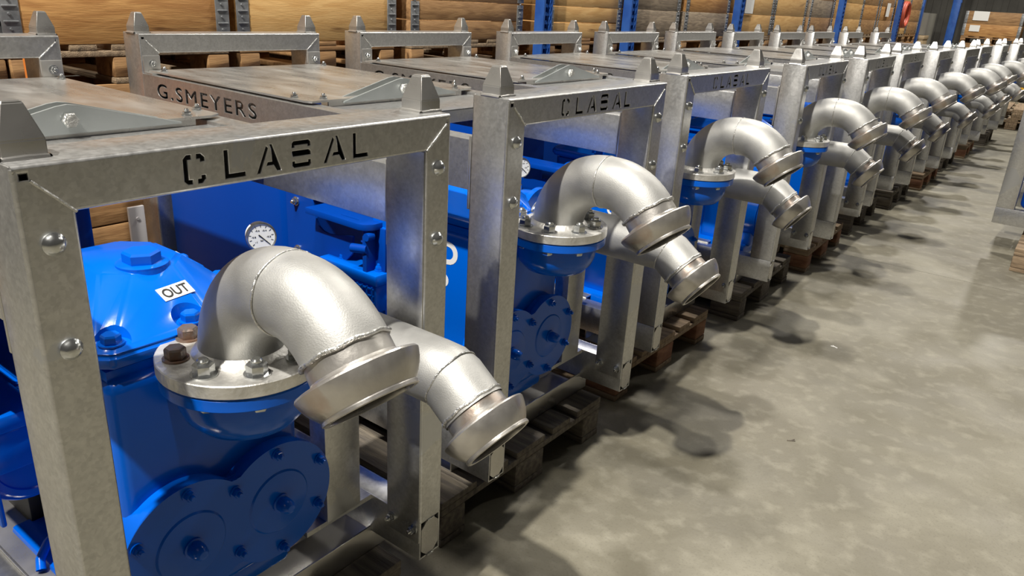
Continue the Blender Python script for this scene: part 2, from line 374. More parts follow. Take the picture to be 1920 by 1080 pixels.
def make_unit(first=True):
    root = empty('pump_unit')
    # --- frames
    ff = portal(root, 0., H, .1045, True)
    rf = portal(root, -DX, RH, .1045, False)
    guide_cone(ff, -.056, .030, H - .002); guide_cone(ff, -.058, .728, H - .002)
    guide_cone(rf, -DX - .05, .026, RH - .002); guide_cone(rf, -DX - .055, .728, RH - .002)
    for p in ((0, .033, .900), (0, .033, .760), (0, .716, .900), (0, .716, .760)): button_bolt(ff, p)
    ip = MB(); ip.box(-PB + .001, -.003, Wd - PA - .0035, Wd - PA + .001, .048, H - TB - .002, .0012); lp = ip.build('overlap_plate', GALV, ff)
    for xx in (-.088, -.020): nut(lp, (xx, Wd - PA - .0035, .082), (0, -1, 0), ZINC, .0095, .012)
    for y0 in (.004, Wd - .064):
        bk = MB(); bk.box(-DX, -DX + .005, y0, y0 + .06, .885, .952, .002); bk.box(-DX, -DX + .055, y0, y0 + .06, .894, .899, .001)
        b = bk.build('bracket', GALV2, rf); nut(b, (-DX + .004, y0 + .032, .925), (1, 0, 0), ZINC, .011, .012)
    # --- side beams
    for k, y0 in enumerate((0., Wd - .062)):
        mb = MB(); x0, x1, z0, z1 = -DX, -.112, .776, .893; y1 = y0 + .062
        if k == 0:
            txt = fit_loops(text_loops('G.SMEYERS', 1, 1.25, .024), -1.487, -.935, .824, .872)
            join_mesh(mb, plate_mesh([[(x0, z0), (x1, z0), (x1, z1), (x0, z1)]] + txt, .004, .001, xz_to_plane(y0 + .002)))
        else: mb.box(x0, x1, y0, y0 + .004, z0, z1, .0015)
        mb.box(x0, x1, y1 - .004, y1, z0, z1, .0015); mb.box(x0, x1, y0 + .001, y1 - .001, z1 - .004, z1, .0015); mb.box(x0, x1, y0 + .001, y1 - .001, z0, z0 + .004, .0015)
        sb = mb.build('side_beam', GALV, root)
        mb = MB(); mb.box(-.112, -.1045, y0 - .000, y1 + (.0 if k else .012), .728, .902, .002); mb.build('end_plate', GALV2, sb)
        for zz in (.75,): nut(sb, (-.112, y0 + .03, zz), (-1, 0, 0), ZINC, .009, .01)
    # --- base beams with capped ends
    for y0 in (0., Wd - PA):
        mb = MB(); y1 = y0 + PA; mb.tube('x', -DX - PB, -.002, y0, y1, 0, .1035, .0045, .0018)
        bb = mb.build('base_beam', GALV, root)
        i = .005; c = .017; ya, yb, za, zb = y0 + i, y1 - i, i, .1035 - i
        cp = MB(); cp.prism([(ya + c, za), (yb - c, za), (yb, za + c), (yb, zb - c), (yb - c, zb), (ya + c, zb), (ya, zb - c), (ya, za + c)], 'x', -.005, -.0015, .0008)
        cp.build('end_cap', GALV2, bb)
        for a, b in (((ya + c, zb + .002), (yb - c, zb + .002)), ((ya + c, za - .002), (yb - c, za - .002))):
            w = MB(); w.sweep([(0, a[0], a[1]), (.001, (a[0] + b[0]) / 2, a[1]), (0, b[0], b[1])], .0018, 6); w.build('weld_seam', WELD, bb)
    # --- forklift channels under the beams
    for xa in (-.16, -1.2):
        mb = MB(); xb = xa - .15
        mb.box(xa - .005, xa, .03, .731, -.056, .014, .002); mb.box(xb, xb + .005, .03, .731, -.056, .055, .002); mb.box(xb, xa, .03, .731, -.056, -.051, .002)
        mb.build('fork_channel', GALV2, root)
    mb = MB(); mb.box(-1.55, -.32, PA, Wd - PA, .012, .020, .001); mb.build('base_pan', GALV2, root)
    mb = MB(); mb.box(-1.50, -.34, .062, .42, .1035, .110, .0015); mb.box(-1.50, -.34, .062, .068, .080, .110, .001); mb.build('motor_base_plate', GALV2, root)
    # --- inner support post
    mb = MB(); mb.tube('z', .1035, .50, -.204, -.154, .552, .647, .004, .0015); mb.box(-.204, -.16, .5, .685, .092, .104); mb.build('inner_post', GALV, root)
    # --- roof sheet
    mb = MB(); mb.prism([(-1.562, .018), (-.735, .018), (-.715, .03), (-.715, .70), (-.735, .732), (-1.562, .732)], 'z', .8985, .9045, .001)
    mb.box(-.722, -.718, .09, .66, .872, .90); rs = mb.build('roof_sheet', ROOF, root)
    for p in ((-.80, .035), (-.74, .09), (-.80, .715), (-.745, .655), (-1.50, .04), (-1.5, .71)):
        nut(rs, (p[0], p[1], .9035), (0, 0, 1), ZINC, .010, .010, 'sheet_bolt')
    # --- lifting bracket: two peaked plates, a pin through the apex
    lb = MB()
    for xx in (-.715, -.757):
        lb.prism([(.14, .893), (.62, .893), (.62, .897), (.395, .9505), (.375, .9535), (.355, .9505), (.14, .897)], 'x', xx, xx + .006, .0008)
    lbo = lb.build('lifting_bracket', mat('zinc_grey_plate', (.36, .39, .39), .6, .42, (.45, .48, .48), 6, bump=.03), root)
    mb = MB(); mb.cyl((-.775, .375, .922), (-.690, .375, .922), .010); mb.hexnut((-.709, .375, .922), (1, 0, 0), .0165, .012, False, False)
    mb.build('lifting_pin', WELD, lbo)
    mb = MB(); mb.box(-.715, -.50, .06, .69, .880, .884, .001); mb.box(-.505, -.50, .06, .69, .845, .884, .001)
    mb.build('cross_plate', GALV, root)
    # --- pump body
    bx, by = -.395, .23
    def octo(hx, hy, c, cx=bx, cy=.240): return [(cx + hx, cy - hy + c), (cx + hx, cy + hy - c), (cx + hx - c, cy + hy), (cx - hx + c, cy + hy), (cx - hx, cy + hy - c), (cx - hx, cy - hy + c), (cx - hx + c, cy - hy), (cx + hx - c, cy - hy)]
    mb = MB(); mb.prism([(-.175, .145), (-.175, .33), (-.285, .445), (-.49, .445), (-.60, .33), (-.60, .17), (-.57, .145)], 'z', .560, .628, .008); mb.prism(octo(.17, .13, .06, -.42, .29), 'z', .105, .58, .012)
    mb.box(-.42, -.154, .135, .488, .105, .605, .020, seg=3)
    mb.box(-.62, -.17, .10, .46, .06, .12, .01)
    body = mb.build('pump_body', BLUE, root, 40)
    mb = MB(); mb.lathe([(0, -.138), (.050, -.136), (.082, -.126), (.100, -.106), (.108, -.085), (.110, -.065), (.110, -.045), (0, -.045)], (-.054, .312, .648), (0, 0, 1), 56)
    mb.build('discharge_neck', BLUE, body, 60)
    # lid: faceted dome with bolt pockets
    mb = MB()
    O = [(-.155, .150), (-.155, .335), (-.275, .468), (-.500, .468), (-.620, .340), (-.620, .160), (-.590, .128), (-.180, .128)]
    I = [(-.163, .155), (-.163, .331), (-.279, .459), (-.496, .459), (-.611, .336), (-.611, .166), (-.586, .137), (-.184, .137)]
    T_ = [(-.292, .262), (-.292, .335), (-.335, .375), (-.430, .375), (-.475, .335), (-.475, .262), (-.440, .225), (-.330, .225)]
    lv = [[mb.b.verts.new((x, y, z)) for x, y in P] for P, z in ((O, .628), (O, .652), (I, .658), (T_, .728))]
    for A, B in zip(lv, lv[1:]):
        for k in range(8): mb.b.faces.new((A[k], A[(k + 1) % 8], B[(k + 1) % 8], B[k]))
    mb.b.faces.new(lv[0][::-1]); mb.b.faces.new(lv[-1])
    bolts = [(-.186, .165), (-.181, .298), (-.316, .441), (-.453, .441), (-.40, .158), (-.590, .20), (-.590, .32)]
    bmesh.ops.recalc_face_normals(mb.b, faces=mb.b.faces)
    bmesh.ops.bevel(mb.b, geom=[e for e in mb.b.edges if e.calc_face_angle(0) > .12], offset=.006, segments=3, affect='EDGES')
    lid = mb.build('pump_lid', BLUE, body, 30)
    cut = MB()
    for x, y in bolts: cut.cyl((x, y, .659), (x, y, .75), .029, .034, 28)
    cm = cut.mesh('cut'); co = bpy.data.objects.new('cut', cm); COL.objects.link(co)
    md = lid.modifiers.new('b', 'BOOLEAN'); md.object = co; md.solver = 'EXACT'; md.operation = 'DIFFERENCE'
    bv = lid.modifiers.new('v', 'BEVEL'); bv.width = .003; bv.segments = 2; bv.angle_limit = math.radians(35)
    bpy.context.view_layer.update(); dg = bpy.context.evaluated_depsgraph_get()
    nm = bpy.data.meshes.new_from_object(lid.evaluated_get(dg)); lid.modifiers.clear(); lid.data = nm
    nm.polygons.foreach_set('use_smooth', [True] * len(nm.polygons)); nm.set_sharp_from_angle(angle=math.radians(40))
    bpy.data.objects.remove(co)
    for x, y in bolts: nut(lid, (x, y, .660), (0, 0, 1), BLUE, .0155, .018, 'lid_bolt', stub=False)
    bmq = bmesh.new(); bmq.from_mesh(nm); tree = BVHTree.FromBMesh(bmq)
    def drop(x, y):
        p, n, _, _ = tree.ray_cast(Vector((x, y, 1)), Vector((0, 0, -1))); return p, n
    mb = MB(); mb.lathe([(0, -.004), (.044, -.004), (.044, .004), (.038, .006), (0, .006)], (-.322, .297, .728), (0, 0, 1), 40)
    mb.lathe([(0, .0), (.032, .0), (.032, .022), (.028, .026), (0, .026)], (-.322, .297, .728), (0, 0, 1), 6)
    mb.lathe([(0, -.05), (.05, -.05), (.044, .0), (0, .0)], (-.322, .297, .728), (0, 0, 1), 40)
    mb.build('oil_filler_plug', BLUE, lid, 30)
    def decal(x, y, w, h, ax, name, material, off=.0012):
        p, n = drop(x, y); xa = Vector(ax); xa = (xa - xa.dot(n) * n).normalized(); ya = n.cross(xa)
        m = Matrix(((xa.x, ya.x, n.x, p.x + n.x * off), (xa.y, ya.y, n.y, p.y + n.y * off), (xa.z, ya.z, n.z, p.z + n.z * off), (0, 0, 0, 1)))
        me = plate_mesh([[(-w / 2, -h / 2), (w / 2, -h / 2), (w / 2, h / 2), (-w / 2, h / 2)]], .0008, 0, m); return link(name, me, material, lid), m
    if first:
        lab, m = decal(-.236, .306, .058, .030, (-.10, 1, 0), 'outlet_label', WHITE)
        me = text_mesh('OUT', .048, .021, .0006, m @ Matrix.Translation((0, 0, .0008)), .022); link('label_text', me, INK, lab)
        lab['label'] = 'white label reading OUT'
        lab2, m = decal(-.375, .405, .022, .040, (1, .9, 0), 'warning_label', WHITE)
        me = plate_mesh([[(-.006, 0), (0, -.006), (.006, 0), (0, .006)]], .0006, 0, m @ Matrix.Translation((0, 0, .0008))); link('warning_symbol', me, BLUEM, lab2)
    bmq.free()
    # white letters on the body side facing -y
    for t_, xx, zz, w_, h_ in (('D', -.220, .587, .066, .066), ('O', -.240, .505, .044, .040)):
        me = text_mesh(t_, w_, h_, .001, xz_to_plane(.0), .035); me.transform(Matrix.Translation((xx - .065, .1345, zz - .045)))
        o = link('white_letter', me, WHITE, body)
    # --- end cover: figure-of-eight plate with bolts and two domed cap nuts
    def eight(r, y1=.222, z1=.267, y2=.407, z2=.260, fil=.04):
        pts = []; n = 64; cy, cz = (y1 + y2) / 2, (z1 + z2) / 2
        for i in range(n * 2):
            a = 2 * PI * i / (2 * n); d = Vector((math.cos(a), math.sin(a))); best = 0
            for (yy, zz) in ((y1, z1), (y2, z2)):
                c = Vector((yy - cy, zz - cz)); bq = d.dot(c); disc = bq * bq - c.length_squared + r * r
                if disc > 0: best = max(best, bq + math.sqrt(disc))
            pts.append([a, best])
        for _ in range(4):
            q = [p[1] for p in pts]
            for i in range(len(pts)): pts[i][1] = max(q[i], .25 * q[i - 1] + .5 * q[i] + .25 * q[(i + 1) % len(q)])
        return [(cy + math.cos(a) * b, cz + math.sin(a) * b) for a, b in pts]
    mb = MB(); mb.prism(eight(.125), 'x', -.136, -.118, .003)
    mb.prism(eight(.121), 'x', -.20, -.140, .0)
    ec = mb.build('end_cover', BLUE, body, 35)
    for yy, zz in ((.222, .267), (.407, .260)):
        mb = MB(); mb.lathe([(.070, -.002), (.064, .003), (.045, .0045), (.030, .0055), (.0, .0055)], (-.118, yy, zz), (1, 0, 0), 40)
        mb.lathe([(0, 0), (.019, 0), (.019, .004), (.0155, .005), (.0155, .014), (.015, .020), (.0125, .028), (.008, .033), (0, .035)], (-.113, yy, zz), (1, 0, 0), 24)
        mb.build('cap_nut', BLUE, ec, 30)
    for yy, zz in ((.408, .367), (.506, .309), (.225, .374), (.315, .332), (.497, .208), (.314, .197), (.408, .152), (.128, .318), (.222, .160), (.125, .215)):
        nut(ec, (-.118, yy, zz), (1, 0, 0), BLUE, .0095, .012, 'cover_bolt')
    nut(body, (-.154, .445, .50), (1, 0, 0), BLUE, .013, .016, 'drain_plug')
    # --- discharge flanges
    fx, fy = -.054, .312
    mb = MB(); mb.lathe([(0, 0), (.130, 0), (.132, .002), (.132, .020), (.130, .022), (0, .022)], (fx, fy, .600), (0, 0, 1), 72); mb.build('lower_flange', BLUE, body)
    mb = MB(); mb.lathe([(.066, .0), (.1325, .0), (.134, .0015), (.134, .0215), (.1325, .023), (.066, .023)], (fx, fy, .624), (0, 0, 1), 72, True)
    mb.lathe([(.066, .023), (.080, .023), (.076, .029), (.0690, .034), (.066, .034)], (fx, fy, .624), (0, 0, 1), 56)
    dfl = mb.build('discharge_flange', FLNG, root)
    for k in range(8):
        a = math.radians(22.5 + 45 * k); p = (fx + .102 * math.cos(a), fy + .102 * math.sin(a))
        rusty = first and k in (4, 5)
        n_ = nut(dfl, (p[0], p[1], .647), (0, 0, 1), RUST if rusty else ZINC, .0165, .021, 'flange_nut', stub=not rusty)
        if rusty: n_['label'] = 'rusty brown flange nut'
        nut(body, (p[0], p[1], .600), (0, 0, -1), ZINC, .0155, .013, 'flange_bolt_head', stub=False)
    # --- discharge elbow
    pts = [(fx, fy, .640), (fx, fy, .645)]; RR = .14; zc = .645
    for k in range(1, 19): a = math.radians(5 * k); pts.append((fx + RR - RR * math.cos(a), fy, zc + RR * math.sin(a)))
    sx = fx + RR + .022; pts.append((sx, fy, zc + RR))
    for k in range(1, 11): a = math.radians(5 * k); pts.append((sx + RR * math.sin(a), fy, zc + RR * math.cos(a)))
    n = len(pts); pts = [(x, y - .012 * max(0, (x - fx) / .27), z) for x, y, z in pts]
    mb = MB(); mb.sweep(pts, [.0690 if i < 2 else .0690 - .0035 * min(1, i / 14) for i in range(n)], 48)
    dp = mb.build('discharge_elbow', PIPE, root, 60)
    def ringweld(c, d, r, par, wob=.0008):
        w = MB(); q = Vector(d).normalized().to_track_quat('Z', 'Y').to_matrix(); P = []
        for i in range(49):
            a = 2 * PI * i / 48; P.append(Vector(c) + q @ Vector((r * math.cos(a), r * math.sin(a), wob * math.sin(7 * a))))
        w.sweep(P, .0017, 8); w.build('weld_seam', WELD, par)
    ringweld((fx + RR + .002, pts[21][1], zc + RR), (1, 0, 0), .0655, dp)
    e = Vector(pts[-1]); d = (Vector(pts[-1]) - Vector(pts[-2])).normalized(); d = Vector((math.cos(math.radians(49)), -.04, -math.sin(math.radians(49)))).normalized()
    coupling(root, 'discharge_coupling', e - d * .002, d, .0655, 1.04)
    # --- suction pipe
    sy, sz = .616, .546
    mb = MB(); mb.sweep([(-.36, sy, sz), (-.2, sy, sz), (.100, sy, sz), (.128, sy, sz - .001), (.142, sy, sz - .006), (.195, sy - .001, sz - .045)], [.0625] * 6, 44)
    sp = mb.build('suction_pipe', PIPE, root, 50)
    ringweld((.135, sy, sz - .003), (.93, 0, -.37), .0625, sp)
    mb = MB(); mb.lathe([(0, 0), (.095, 0), (.095, .02), (0, .02)], (-.345, sy, sz), (1, 0, 0), 48); mb.lathe([(0, -.10), (.075, -.10), (.08, -.03), (.085, 0), (0, 0)], (-.345, sy, sz), (1, 0, 0), 40)
    mb.box(-.50, -.36, .46, .60, sz - .08, sz + .06, .02); mb.build('suction_inlet', BLUE, body, 40)
    d = Vector((.80, -.01, -.60)).normalized()
    coupling(root, 'suction_coupling', (.188, sy - .001, sz - .0405), d, .061, .97)
    # --- vacuum gauge
    gd = Vector((.88, -.46, .10)).normalized(); gp = Vector((-.40, .598, .697))
    mb = MB(); mb.lathe([(0, -.030), (.027, -.030), (.029, -.028), (.029, -.004), (.0315, -.002), (.0325, .002), (.0315, .005), (.029, .0055), (.0285, .002), (0, .002)], gp, gd, 48)
    mb.cyl((gp.x - .01, gp.y + .005, .58), (gp.x - .01, gp.y + .005, .675), .007); mb.cyl((gp.x - .01, gp.y + .005, .60), (gp.x - .01, gp.y + .005, .64), .013, .013, 6)
    ga = mb.build('vacuum_gauge', ZINC, root)
    zq = Vector((0, 0, 1)); xa = zq.cross(gd).normalized(); ya = gd.cross(xa)
    GM = Matrix(((xa.x, ya.x, gd.x, gp.x), (xa.y, ya.y, gd.y, gp.y), (xa.z, ya.z, gd.z, gp.z), (0, 0, 0, 1)))
    link('dial_face', plate_mesh([[(.0283 * math.cos(2 * PI * k / 40), .0283 * math.sin(2 * PI * k / 40)) for k in range(40)]], .001, 0, GM @ Matrix.Translation((0, 0, .0025))), DIAL, ga)
    mk = MB()
    for k in range(11):
        a = math.radians(225 - 27 * k); c, s_ = math.cos(a), math.sin(a)
        join_mesh(mk, plate_mesh([[(c * r_ - s_ * q, s_ * r_ + c * q) for r_, q in ((.021, -.0005), (.026, -.0005), (.026, .0005), (.021, .0005))]], .0004, 0, GM @ Matrix.Translation((0, 0, .0034))))
    if first:
        for t_, a in (('0', -45), ('-0.2', 0), ('-0.4', 62), ('-0.6', 118), ('-0.8', 180), ('-1', 225)):
            c, s_ = math.cos(math.radians(a)) * .0155, math.sin(math.radians(a)) * .0155
            join_mesh(mk, text_mesh(t_, .0022 * len(t_), .0034, .0004, GM @ Matrix.Translation((c, s_, .0034))))
        join_mesh(mk, text_mesh('bar', .006, .004, .0004, GM @ Matrix.Translation((.001, -.008, .0034))))
    join_mesh(mk, plate_mesh([[(-.006, .0035), (-.004, .0055), (.0005, .001), (.018, -.0165), (.017, -.0175), (-.001, -.0005)]], .0006, 0, GM @ Matrix.Translation((0, 0, .0042))))
    mk.build('scale_and_needle', INK, ga)
    mb = MB(); mb.lathe([(.0293, -.024), (.0298, -.024), (.0298, -.008), (.0293, -.008)], gp, gd, 48)
    bmesh.ops.delete(mb.b, geom=[v for v in mb.b.verts if (GM.inverted() @ v.co).x > -.018], context='VERTS')
    mb.build('gauge_sticker', WHITE, ga)
    # --- engine cabinet behind, drive parts, motor
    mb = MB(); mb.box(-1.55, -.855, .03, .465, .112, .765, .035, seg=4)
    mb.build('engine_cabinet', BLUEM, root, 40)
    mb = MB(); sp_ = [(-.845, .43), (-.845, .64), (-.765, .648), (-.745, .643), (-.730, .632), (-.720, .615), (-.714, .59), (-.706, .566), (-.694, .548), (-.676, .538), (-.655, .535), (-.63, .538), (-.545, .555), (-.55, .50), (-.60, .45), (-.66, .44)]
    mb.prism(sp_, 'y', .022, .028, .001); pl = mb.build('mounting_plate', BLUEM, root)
    for xx, zz in ((-.795, .605), (-.795, .455)): nut(pl, (xx, .022, zz), (0, -1, 0), ZINC, .011, .012)
    slot = [[(-.70, -.018), (-.478, -.018), (-.462, -.012), (-.448, .004), (-.445, .016), (-.445, .07), (-.70, .07)], [(-.575, .004), (-.505, .004), (-.500, .008), (-.505, .012), (-.575, .012), (-.580, .008)]]
    mb = MB(); join_mesh(mb, plate_mesh(slot, .018, .001, Matrix.Translation((0, 0, .604)))); mb.box(-.478, -.462, -.005, .05, .474, .598, .002); mb.box(-.465, -.425, .030, .045, .474, .598, .002)
    mb.cyl((-.462, .0, .540), (-.512, -.012, .536), .0125, .0125); mb.cyl((-.455, .012, .578), (-.455, -.012, .578), .011); mb.cyl((-.47, .04, .58), (-.36, .05, .58), .009); mb.hexnut((-.478, .01, .555), (-1, 0, 0), .009, .012)
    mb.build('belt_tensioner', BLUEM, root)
    mb = MB(); mb.box(-.66, -.42, -.01, .13, .44, .474, .006); mb.box(-.655, -.425, -.005, .125, .36, .44, .004)
    for k in range(12): mb.box(-.652 + k * .0195, -.648 + k * .0195, -.012, -.004, .385, .438)
    for k in range(3): mb.box(-.655, -.43, -.012, -.006, .39 + k * .02, .394 + k * .02)
    mb.hexnut((-.60, .03, .474), (0, 0, 1), .010, .014); mb.hexnut((-.45, .03, .474), (0, 0, 1), .010, .014)
    mb.build('terminal_box', BLUE, root)
    # electric motor low on the left, fins, bell with grid guard
    mx0, mx1, my, mz, mr = -.98, -.46, .114, .368, .080
    mb = MB(); mb.lathe([(0, 0), (.070, 0), (mr * .95, .008), (mr, .02), (mr, .05), (.078, .055), (.078, .40), (mr, .405), (mr, .475), (mr * .9, .49), (0, .50)], (mx0, my, mz), (1, 0, 0), 56)
    for k in range(40):
        a = 2 * PI * k / 40; c, s_ = math.cos(a), math.sin(a)
        m_ = Matrix.Translation((0, my, mz)) @ Matrix.Rotation(a, 4, 'X')
        mb.box(mx0 + .06, mx0 + .40, -.0015, .0015, .076, .087, m=m_)
    mo = mb.build('electric_motor', BLUE, root)
    mb = MB()
    for xx in (-.115, -.100, -.085, -.070, -.055, -.040):
        P = [(mx1 + xx, my + .094 * math.cos(2 * PI * i / 40), mz + .094 * math.sin(2 * PI * i / 40)) for i in range(41)]; mb.sweep(P, .0016, 6)
    for k in range(44):
        a = 2 * PI * k / 44; c, s_ = math.cos(a), math.sin(a)
        mb.sweep([(mx1 - .12, my + .094 * c, mz + .094 * s_), (mx1 - .02, my + .094 * c, mz + .094 * s_)], .0015, 6)
    mb.lathe([(.080, -.022), (.097, -.022), (.099, -.018), (.099, .010), (.096, .014), (.080, .014)], (mx1 - .01, my, mz), (1, 0, 0), 56, True)
    mb.lathe([(.080, .002), (.084, .002), (.086, .006), (.086, .026), (.082, .030), (.070, .030), (.068, .026), (.0, .026)], (mx1 - .01, my, mz), (1, 0, 0), 56)
    mb.build('fan_guard', BLUE, mo)
    mb = MB(); mb.box(-.95, -.60, .135, .24, .110, .285, .004); mb.build('motor_foot', BLACK, mo)
    mb = MB(); mb.sweep([(-.44, .085, .118), (-.455, .092, .132), (-.47, .115, .150), (-.48, .15, .165), (-.48, .21, .175), (-.46, .30, .18)], .009, 14); mb.build('drain_hose', BLUE, root)
    mb = MB(); mb.box(-.47, -.43, .035, .045, .25, .60, .004); mb.lathe([(0, 0), (.035, 0), (.035, .006), (0, .006)], (-.45, .045, .60), (0, -1, 0), 24); mb.build('guard_bracket', BLUE, root)
    mb = MB(); mb.lathe([(.064, 0), (.068, 0), (.068, .022), (.064, .022)], (-.30, sy, sz), (1, 0, 0), 40, True); mb.box(-.30, -.278, sy - .02, sy + .02, sz + .064, sz + .09, .003); mb.cyl((-.289, sy - .035, sz + .08), (-.289, sy + .035, sz + .08), .006)
    mb.build('hose_clamp', ZINC, sp)
    return root

def kids(o): return [c for c in bpy.data.objects if c.parent == o]
def copy_tree(o, cmap, parent=None, skip=()):
    c = o.copy(); COL.objects.link(c); c.parent = parent
    for ch in cmap.get(o.name, ()):
        if ch.name.split('.')[0] in skip: continue
        copy_tree(ch, cmap, c, skip)
    return c
def childmap():
    m = {}
    for o in bpy.data.objects:
        if o.parent: m.setdefault(o.parent.name, []).append(o)
    return m

ZB = .2
UN = [(0.0, 0.0, -.0070), (-.0633, 1.0194, -.0147), (-.1160, 2.0527, -.0118), (-.0700, 3.1574, .0298), (-.0534, 4.1526, .0269), (-.0870, 5.2158, .0159),
      (-.0420, 6.2268, .0222), (.0005, 7.2244, -.0006), (-.0251, 8.3698, -.0008), (.0347, 9.5102, .0257), (.0751, 10.8052, .0116)]
LAB = ['nearest galvanised-framed blue pump unit, with OUT label and two rusty flange nuts',
       'second pump unit in the row, its nameplate beam just behind the nearest frame',
       'third pump unit in the row, counted from the nearest one',
       'fourth pump unit in the row, counted from the nearest one',
       'fifth pump unit in the row, counted from the nearest one',
       'sixth pump unit in the row, counted from the nearest one',
       'seventh pump unit in the row, counted from the nearest one',
       'eighth pump unit in the row, fourth from the far end',
       'ninth pump unit in the row, third from the far end',
       'tenth pump unit in the row, second to last before the far end',
       'last pump unit at the far end of the long row']
units = []
u1 = make_unit(True); u1.location = (UN[0][0], UN[0][1], ZB); u1.rotation_euler = (0, 0, UN[0][2]); units.append(u1)
cm = childmap()
u2 = copy_tree(u1, cm, None, ('outlet_label', 'warning_label'))
for o in list(bpy.data.objects):
    if o.name.startswith('flange_nut.') and 'label' in o.keys() and o.parent and o.parent.parent == u2:
        del o['label']; o.data = nut_me[((0, 0, 1), .0165, .021, True, 'zinc_plated_bolt')]
u2.location = (UN[1][0], UN[1][1], ZB); u2.rotation_euler = (0, 0, UN[1][2]); units.append(u2)
cm = childmap()
small = ('weld_seam', 'scale_and_needle', 'gauge_sticker', 'sheet_bolt', 'lid_bolt', 'cover_bolt', 'flange_bolt_head', 'white_letter', 'drain_hose', 'hose_clamp', 'oil_filler_plug', 'warning_label', 'cap_nut', 'overlap_plate')
for i in range(2, 11):
    u = copy_tree(u2, cm, None, () if i < 5 else small)
    u.location = (UN[i][0], UN[i][1], ZB); u.rotation_euler = (0, 0, UN[i][2]); units.append(u)
for u, l in zip(units, LAB): tag(u, l, 'pump', 'pump units standing in one long row')
ur = copy_tree(u2, cm, None); ur.location = (.613 + 1.673, 5.417, ZB)
tag(ur, 'galvanised-framed pump unit cut off by the right edge, across the aisle', 'pump')

# ------------------------------------------------------------------ pallets
def pallet(w=.8, d=1.2, wood=WOOD_P, blockm=None, bstuff=False):
    """deck boards run along x (front edge at x=0, going to -d), y from 0 to w"""
    r = empty('wooden_pallet'); blockm = blockm or wood
    mb = MB(); n = 5; ws = [.145, .100, .145, .100, .145]; gap = (w - sum(ws)) / 4; y = 0
    for q in ws: mb.box(-d, 0, y, y + q, .122, .144, .003); y += q + gap
    mb.build('deck_boards', wood, r)
    mb = MB()
    for x in (-.145, -d / 2 - .0725, -d): mb.box(x, x + .145, 0, w, .100, .122, .003)
    mb.build('stringer_boards', wood, r)
    mb = MB()
    for y, q in ((0, .1), (w / 2 - .0725, .145), (w - .1, .1)): mb.box(-d, 0, y, y + q, 0, .022, .003)
    mb.build('bottom_boards', wood, r)
    me = {}
    for y, q in ((0, .1), (w / 2 - .0725, .145), (w - .1, .1)):
        if q not in me:
            b = MB(); b.box(0, .145, 0, q, 0, .078, .008); me[q] = b.mesh('block')
        for x in (-.145, -d / 2 - .0725, -d):
            o = link('block', me[q].copy() if False else me[q], blockm, r); o.location = (x, y, .022)
    return r
PL = ['nearest', 'second', 'third', 'fourth', 'fifth', 'sixth', 'seventh', 'eighth', 'ninth', 'tenth', 'last']
for i, (X, Y, a) in enumerate(UN):
    wood, blk = [(WOOD_D, WOOD_D), (WOOD_D, WOOD_D), (WOOD_P, WOOD_R), (WOOD_D, WOOD_D), (WOOD_P, WOOD_R)][i % 5]
    p = pallet(.8, 1.2, wood, blk); p.location = (X - .082, Y - .092, 0); p.rotation_euler = (0, 0, a)
    tag(p, ('worn wooden pallet under the %s pump unit of the row' % PL[i]) if i < 10 else 'worn wooden pallet under the last pump unit at the far end', 'pallet', 'pallets under the row of pumps')
p = pallet(.8, 1.2, WOOD_P, WOOD_P); p.location = (.796 + 1.2, 5.088, 0)
tag(p, 'wooden pallet under the pump unit across the aisle at right', 'pallet')
p = pallet(.8, 1.2, WOOD_P); p.location = (.46, 14.1, 0); 
tag(p, 'wooden pallet lying on the floor at the far end of the aisle', 'pallet')
p.rotation_euler = (0, 0, PI / 2)
# spacer so the empty pallet is a stack of two
p = pallet(.8, 1.2, WOOD_P); p.location = (.47, 14.12, .144); p.rotation_euler = (0, 0, PI / 2 + .03)
tag(p, 'upper wooden pallet stacked on another at the far aisle end', 'pallet')

# ------------------------------------------------------------------ crates behind the row
XB = -2.05
def hinge_strip(y0, y1, z0, z1, x=0.):
    mb = MB(); mb.box(x, x + .004, y0, y1, z0, z1, .001)
    z = z0 + .02; ym = (y0 + y1) / 2
    while z < z1 - .01:
        mb.box(x + .002, x + .009, ym - (y1 - y0) * .38, ym + (y1 - y0) * .38, z, z + .006, .0015)
        mb.cyl((x + .002, ym - .004, z + .028), (x + .010, ym - .004, z + .028), .0055, .004, 8); z += .05
    return mb
def crate(w, d, hs, wood, split=True):
    r = empty('pallet_collar_crate'); z = 0.
    for k, h in enumerate(hs):
        mb = MB(); t = .02; g = .0015
        parts = ((0, h / 2 - g), (h / 2 + g, h)) if split else ((0, h),)
        for a, b in parts:
            a += z + g; b += z - g
            mb.box(-t, 0, .02, w - .02, a, b, .002); mb.box(-d, -d + t, .02, w - .02, a, b, .002)
            mb.box(-d + t, -t, .02, .02 + t, a, b, .002); mb.box(-d + t, -t, w - .02 - t, w - .02, a, b, .002)
        c = mb.build('wooden_collar', wood[k % len(wood)], r)
        for y0 in (0., w - .062):
            hinge_strip(y0, y0 + .062, z + .006, z + h - .006).build('corner_hinge', HINGE, c)
        z += h
    return r
